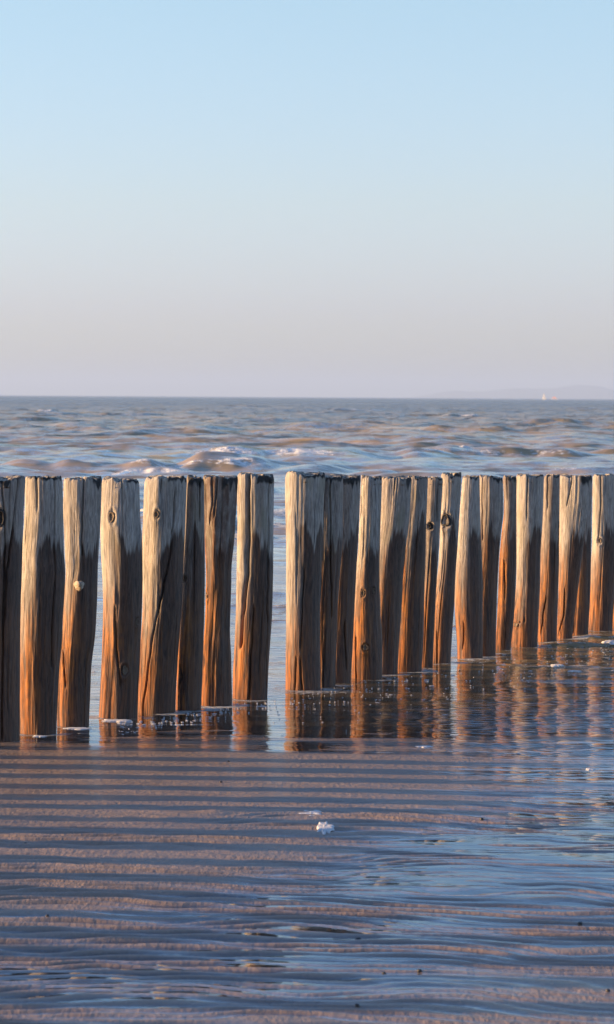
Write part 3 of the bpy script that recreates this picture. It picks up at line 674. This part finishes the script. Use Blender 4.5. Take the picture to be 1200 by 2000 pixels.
    for (tl, tr, th) in p.get('tar', []):
        xl, _ = zk(tl, p['t']); xr, _ = zk(tr, p['t']); h = th * 1.35 / F * Y0
        inx = smooth(xl - .008, xl + .008, X) * (1 - smooth(xr + .005, xr + .02, X)) * (ca > -.3)
        tar = np.maximum(tar, inx * smooth(h * .8, h * -.0 + h * .45, (ztop - Zg) - h * .5 * vnoise(sa * 6 + seed, ca * 6, seed=seed + 11)))
    tar = np.maximum(tar, .5 * smooth(.016, .004, ztop - Zg) * smooth(-.2, .5, sa + .5 * n3))
    tone = np.full(X.shape, p.get('tone', 0.0)) * (.75 + .5 * n2)
    verts = np.stack([X - x0, Yv, Zv], -1).reshape(-1, 3)
    root = empty('timber_post', (x0, Y0, 0))
    f = grid_faces(len(z), NA, True)
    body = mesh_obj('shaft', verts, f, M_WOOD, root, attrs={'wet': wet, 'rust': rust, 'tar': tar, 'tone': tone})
    # end grain cap : rings shrinking inwards
    top = verts.reshape(len(z), NA, 3)[-1]; c = top.mean(0)
    caps = []
    q = 3 if lores else 8
    for j in range(q):
        fj = 1 - j / q
        ring = c + (top - c) * [fj, fj, 1] if False else np.stack([c[0] + (top[:, 0] - c[0]) * fj, c[1] + (top[:, 1] - c[1]) * fj,
                top[:, 2] * fj ** .5 + c[2] * (1 - fj ** .5) - .0015 * (j == 0) + .003 * (1 - fj)], -1)
        if j: ring[:, 2] += .004 * vnoise(ring[:, 0] * 60 + seed, ring[:, 1] * 60, seed=seed)
        caps.append(ring)
    caps.append(np.tile(c + [0, 0, .003], (NA, 1)))
    mesh_obj('end_grain', np.concatenate(caps), grid_faces(q + 1, NA, True), M_END, root)
    def surf(px, py):
        xb, zb = zk(px, py); i = int(np.argmin(np.abs(z - zb)))
        row = np.arange(NA)[np.cos(A) > 0]; j = row[np.argmin(np.abs(X[i, row] - xb))]
        a_ = A[j]; return (float(X[i, j] - x0), float(Yv[i, j]), float(zb)), (math.sin(a_), -math.cos(a_), 0)
    for i, (bx, by, bw, bh) in enumerate(p.get('kn', [])):
        loc, nr = surf(bx, by)
        loc = (loc[0], loc[1], loc[2])
        big = bw * bh > 40 and i == 0 and 'dk' in p
        f_ = 1.0 if big else .85
        disc_dome('knot', M_KNOT if big else M_KNOT2, root, loc, nr, bw / F * Y0 * f_, bh / F * Y0 * f_, .026 if big else .009, seed + i, hollow=-.004 if big else -.002)
    if 'stub' in p:
        bx, by, br = p['stub']; loc, nr = surf(bx, by)
        disc_dome('branch_stub', M_STUB, root, loc, (nr[0] + .35, nr[1], .1), br / F * Y0, br / F * Y0 * 1.1, .045, seed)
    tag(root, p['lab'], 'post', GROUP)
    return root, x0, Y0, ztop

centres = []
for i, p in enumerate(POSTS):
    r, x0, y0, zt = make_post(p, i, 11 + i * 7)
    centres.append((x0, y0))
# the row goes on out of the frame on both sides; its shadows fall across the sand in view
def extend(n, x, y, dx, dy, zt, dz, label):
    g = random.Random(9 if dx < 0 else 10)
    for i in range(n):
        x += dx * g.uniform(.9, 1.1); y += dy * g.uniform(.86, 1.14); zt += dz
        r = .105 * g.uniform(.82, 1.06)
        # describe the post in photo pixels as the others are
        yb = y - r * .9
        pb = px_of(x, yb, 0); k = []
        for zz, dxx in ((zt, g.uniform(-.03, .03)), (zt * .5, g.uniform(-.015, .015)), (0, 0)):
            a = px_of(x + dxx - r, y, zz); b = px_of(x + dxx + r, y, zz)
            k.append(((a[1] + b[1]) / 2, a[0], b[0]))
        make_post(dict(b=pb[1], t=k[0][0], k=k, lab=label), 0, 400 + i * 3 + (50 if dx > 0 else 0), lores=True)
extend(24, centres[0][0], centres[0][1], -.212, -.385, 1.46, .012, 'weathered timber post of the same row beyond the left edge of the photo')
extend(4, centres[-1][0], centres[-1][1], .215, .36, 1.27, -.01, 'weathered timber post of the same row beyond the right edge of the photo')
for i in range(len(centres) - 1):
    d = math.dist(centres[i], centres[i + 1])
    if d < .2: print('close posts', i + 1, i + 2, round(d, 3))

# ------------------------------------------------------------------ foam patches
def foam_patch(px, py, wpx, dpth, hgt, seed, label, z=None):
    x, y = ground(px, py); w = wpx / F * y / 2
    n, q = 64, 9; g = random.Random(seed)
    a = np.linspace(0, 2 * math.pi, n, endpoint=False); vs = []
    zz = z if z is not None else max(water_z(x, y), float(sand_height(np.array(x), np.array(y))))
    for j in range(q):
        f = 1 - j / q
        prof = 1 + .4 * vnoise(np.cos(a) * 1.6 + seed, np.sin(a) * 1.6, seed=seed) + .28 * vnoise(np.cos(a) * 5 + seed, np.sin(a) * 5, seed=seed + 1)
        r = f * prof
        X = r * np.cos(a) * w; Yp = r * np.sin(a) * dpth
        Z = .75 * hgt * (1 - f ** 3) * (.55 + .6 * fbm(X * 24 + seed, Yp * 24, seed=seed + 2, o=2)) - (.006 if j == 0 else -.001)
        vs.append(np.stack([X, Yp, Z], -1))
    vs.append(np.tile([0, 0, hgt * .6], (n, 1)))
    o = mesh_obj('foam_patch', np.concatenate(vs), grid_faces(q + 1, n, True), M_FOAM)
    o.location = (x, y, zz)
    return tag(o, label, 'foam', 'foam patches left by the swash')
foam_patch(608, 1606, 40, .11, .013, 3, 'small white foam clump on wet sand, the further of the two lying together')
foam_patch(634, 1640, 34, .14, .009, 5, 'bright white foam clump on wet sand, the nearer of the two lying together')
foam_patch(228, 1407, 60, .07, .006, 7, 'strip of white foam round the foot of the smooth free-standing post')
foam_patch(150, 1423, 48, .07, .006, 8, 'strip of foam round the foot of the post with the branch stub')
foam_patch(78, 1438, 26, .05, .005, 9, 'short streak of foam in front of the second post from the left edge')
foam_patch(1090, 1303, 26, .06, .014, 14, 'white foam clump floating in the reflections at the right')
foam_patch(1194, 1260, 40, .14, .024, 15, 'thick white foam heap on a wavelet at the right edge')
foam_patch(1122, 1311, 24, .04, .008, 16, 'narrow foam streak just right of the floating white clump')
foam_patch(830, 1459, 34, .05, .007, 18, 'thin foam streak on the shining film of water right of centre')
foam_patch(1152, 1503, 18, .05, .007, 19, 'small foam spot on the wet film near the right edge')
# countless flecks between the posts and the sand bar
g = random.Random(77); V = []; Fc = []
for i in range(430):
    px = g.uniform(230, 1200); base = 1450 - .17 * px if px < 560 else 1440 - .165 * px + 0
    py = base + abs(g.gauss(0, 34)) + 8 if px > 520 else base + g.uniform(2, 26)
    if py > 1470: continue
    x, y = ground(px, py); w = g.uniform(.002, .009) * (2.6 if g.random() < .15 else 1); d = g.uniform(.006, .018); zc = max(water_z(x, y), float(sand_height(np.array(x), np.array(y))))
    b = len(V); n = 8
    for j in range(n):
        a = j / n * 6.283; k = g.uniform(.75, 1.2)
        V.append((x + w * k * math.cos(a), y + d * k * math.sin(a), zc - .0006))
    for j in range(n):
        a = j / n * 6.283
        V.append((x + w * .55 * math.cos(a), y + d * .55 * math.sin(a), zc + g.uniform(.0005, .0015)))
    V.append((x, y, zc + .0018))
    for j in range(n):
        j2 = (j + 1) % n
        Fc += [(b + j, b + j2, b + n + j2), (b + j, b + n + j2, b + n + j), (b + n + j, b + n + j2, b + 2 * n)]
fl = mesh_obj('foam_flecks', np.array(V), np.array(Fc), M_FOAM)
tag(fl, 'scattered tiny white foam flecks floating at the feet of the posts', 'foam flecks', kind='stuff')

# ------------------------------------------------------------------ pebbles on the sand
M_PEB = plain('dark_pebble', (.045, .038, .034), .45, 60)
PEB = [(700, 1848, 6, 'largest dark pebble, lying alone on the rippled sand below centre'),
       (750, 1916, 4, 'small dark pebble, left one of the close pair near the bottom'),
       (820, 1914, 4.5, 'small dark pebble, right one of the close pair near the bottom'),
       (1188, 1956, 4.5, 'brownish pebble near the bottom right corner of the sand'),
       (698, 1984, 4, 'small dark pebble at the very bottom of the photo'),
       (941, 1605, 3.5, 'tiny dark pebble in the shining film right of the two foam clumps'),
       (93, 1810, 3.5, 'tiny black pebble beside the reflection of a post at lower left'),
       (50, 1664, 3, 'tiny dark pebble at the left side of the shadow stripes'),
       (1133, 1819, 4, 'small brown pebble on a sand ripple at the right'),
       (447, 1482, 2.5, 'tiny dark pebble on the smooth shadow-striped sand'),
       (432, 1524, 2.5, 'tiny dark pebble on the second dark stripe below the posts')]
for i, (px, py, s, lab) in enumerate(PEB):
    x, y = ground(px, py, .025); r = s / F * y
    n, q = 14, 9
    ph = np.linspace(0, math.pi, q)[:, None]; th = np.linspace(0, 2 * math.pi, n, endpoint=False)[None, :]
    dx = np.sin(ph) * np.cos(th); dy = np.sin(ph) * np.sin(th); dz = np.cos(ph) * np.ones_like(th)
    k = 1 + .25 * vnoise(dx * 1.5 + i * 5, dy * 1.5, dz * 1.5 + .01, seed=i)
    v = np.stack([dx * r * k * 1.1, dy * r * k, dz * r * k * .75], -1).reshape(-1, 3)
    o = mesh_obj('pebble', v, grid_faces(q, n, True), M_PEB)
    o.location = (x, y, max(float(sand_height(np.array(x), np.array(y))), water_z(x, y) - .004) + r * .35)
    tag(o, lab, 'pebble', 'pebbles on the wet sand')

# ------------------------------------------------------------------ sailing boats on the horizon
M_HULL = plain('hull_paint', (.4, .39, .38), .5, 2, .1); M_SAIL = plain('sail_cloth', (.36, .35, .335), .8, 1, .08)
M_SPIN = plain('red_sail_cloth', (.34, .14, .12), .8, 1, .1); M_MAST = plain('mast_metal', (.4, .4, .4), .4, 2, .1)
def simple(name, vs, fs, mat, parent):
    me = bpy.data.meshes.new(name); me.from_pydata(vs, [], fs); me.update(); me.materials.append(mat)
    o = bpy.data.objects.new(name, me); COL.objects.link(o); o.parent = parent; return o
def sail(name, mat, parent, pts, belly, th=.03):
    """pts: tack, clew, head ; curved triangle of cloth with real thickness"""
    T, Cw, H = [np.array(p, float) for p in pts]; n = 8; V = []; idx = {}; Fs = []
    for s_ in (0, 1):
        for i in range(n + 1):
            for j in range(n + 1 - i):
                u, v = i / n, j / n; w = 1 - u - v
                P = T * w + Cw * u + H * v; P = P + np.array([0, -1, 0]) * (belly * 4 * (w * u + .5 * u * v + .5 * w * v) + s_ * th)
                idx[(s_, i, j)] = len(V); V.append(tuple(P))
        for i in range(n):
            for j in range(n - i):
                Fs.append((idx[(s_, i, j)], idx[(s_, i + 1, j)], idx[(s_, i, j + 1)]))
                if j < n - i - 1: Fs.append((idx[(s_, i + 1, j)], idx[(s_, i + 1, j + 1)], idx[(s_, i, j + 1)]))
    return simple(name, V, Fs, mat, parent)
def boat(px, Y, L, mast, smat, low, label):
    x, _ = at_depth(px, 776, Y); r = empty('sailing_boat', (x, Y, -.1)); r.rotation_euler = (0, 0, rad(-48))
    V = []; n = 10
    for i in range(n + 1):
        u = i / n; hw = L * .16 * math.sin(math.pi * min(1, .12 + u * .88)) ** .7 if i < n else .02
        xx = (u - .45) * L; sh = .9 + .4 * u * u
        V += [(xx, -hw, sh), (xx, -hw * .6, -.3), (xx, hw * .6, -.3), (xx, hw, sh)]
    Fs = []
    for i in range(n):
        for j in range(4):
            a, b = i * 4 + j, i * 4 + (j + 1) % 4; Fs.append((a, b, b + 4, a + 4))
    Fs += [(0, 3, 2, 1), (n * 4, n * 4 + 1, n * 4 + 2, n * 4 + 3)]
    simple('hull', V, Fs, M_HULL, r)
    V = []; Fs = []
    for zz, q in ((.8, .1), (mast, .05)):
        for j in range(8): V.append((q * math.cos(j * .785), q * math.sin(j * .785), zz))
    for j in range(8): Fs.append((j, (j + 1) % 8, 8 + (j + 1) % 8, 8 + j))
    simple('mast', V, Fs, M_MAST, r)
    sail('mainsail', smat, r, [(-.15, 0, 1.6), (-L * .42, 0, 1.7), (-.1, 0, mast * .97)], .5)
    sail('jib', smat, r, [(L * .45, 0, 1.5), (.2, 0, 1.7), (.1, 0, mast * (.85 if not low else .95))], .5)
    tag(r, label, 'sailing boat', 'sailing boats on the horizon')
boat(1063, 4300, 7.5, 10.5, M_SAIL, 0, 'distant boat with tall white sails on the horizon')
boat(1083, 5200, 16, 6.0, M_SPIN, 1, 'distant low boat with reddish sails, right of the white-sailed one')

# ------------------------------------------------------------------ hills across the bay
rowsn = 26; cols = 260
xs = np.linspace(-1500, 11800, cols); ys = np.linspace(0, 2600, rowsn)
XX2, YY2 = np.meshgrid(xs, ys)
pxs = 600 + XX2 / 20000 * F
prof = 26 * np.exp(-((pxs - 1150) / 75) ** 2) + 19 * np.exp(-((pxs - 1010) / 85) ** 2) + 12 * np.exp(-((pxs - 880) / 60) ** 2) + 30 * smooth(1230, 1500, pxs)
prof = prof * smooth(700, 850, pxs)
hz = prof * 20000 / F * (1 + .10 * fbm(pxs / 22., YY2 / 400., seed=3, o=4)) * np.exp(-((YY2 - 1200) / 800) ** 2) + 3 * fbm(XX2 / 90., YY2 / 90., seed=8, o=2)
hz = hz * smooth(0, 250, YY2) * smooth(2600, 2300, YY2) * smooth(-1500, -1200, XX2) * smooth(11800, 11300, XX2) - 2
M_HILL = plain('hill_heath', (.10, .11, .07), .95, .004, .4)
hills = mesh_obj('hills', np.stack([XX2, YY2 + 18800, hz], -1).reshape(-1, 3), grid_faces(rowsn, cols), M_HILL)
tag(hills, kind='structure')

# ------------------------------------------------------------------ sea air
HAZE = 0.00012
if HAZE:
    hb = mesh_obj('haze', [(x, y_, z_) for z_ in (-3.5, 150.) for y_ in (-200., 25500.) for x in (-62000., 62000.)],
                  [(0, 2, 3, 1), (4, 5, 7, 6), (0, 1, 5, 4), (2, 6, 7, 3), (0, 4, 6, 2), (1, 3, 7, 5)], None, smooth_sh=False)
    s = NT('sea_air')
    v = s.n('ShaderNodeVolumePrincipled', {'Color': (.49, .635, .87, 1), 'Density': HAZE, 'Anisotropy': 0.1})
    s.link(v.outputs[0], s.out.inputs['Volume']); hb.data.materials.append(s.m)
    tag(hb, kind='stuff', label='thin pale sea haze over the whole bay', cat='haze')
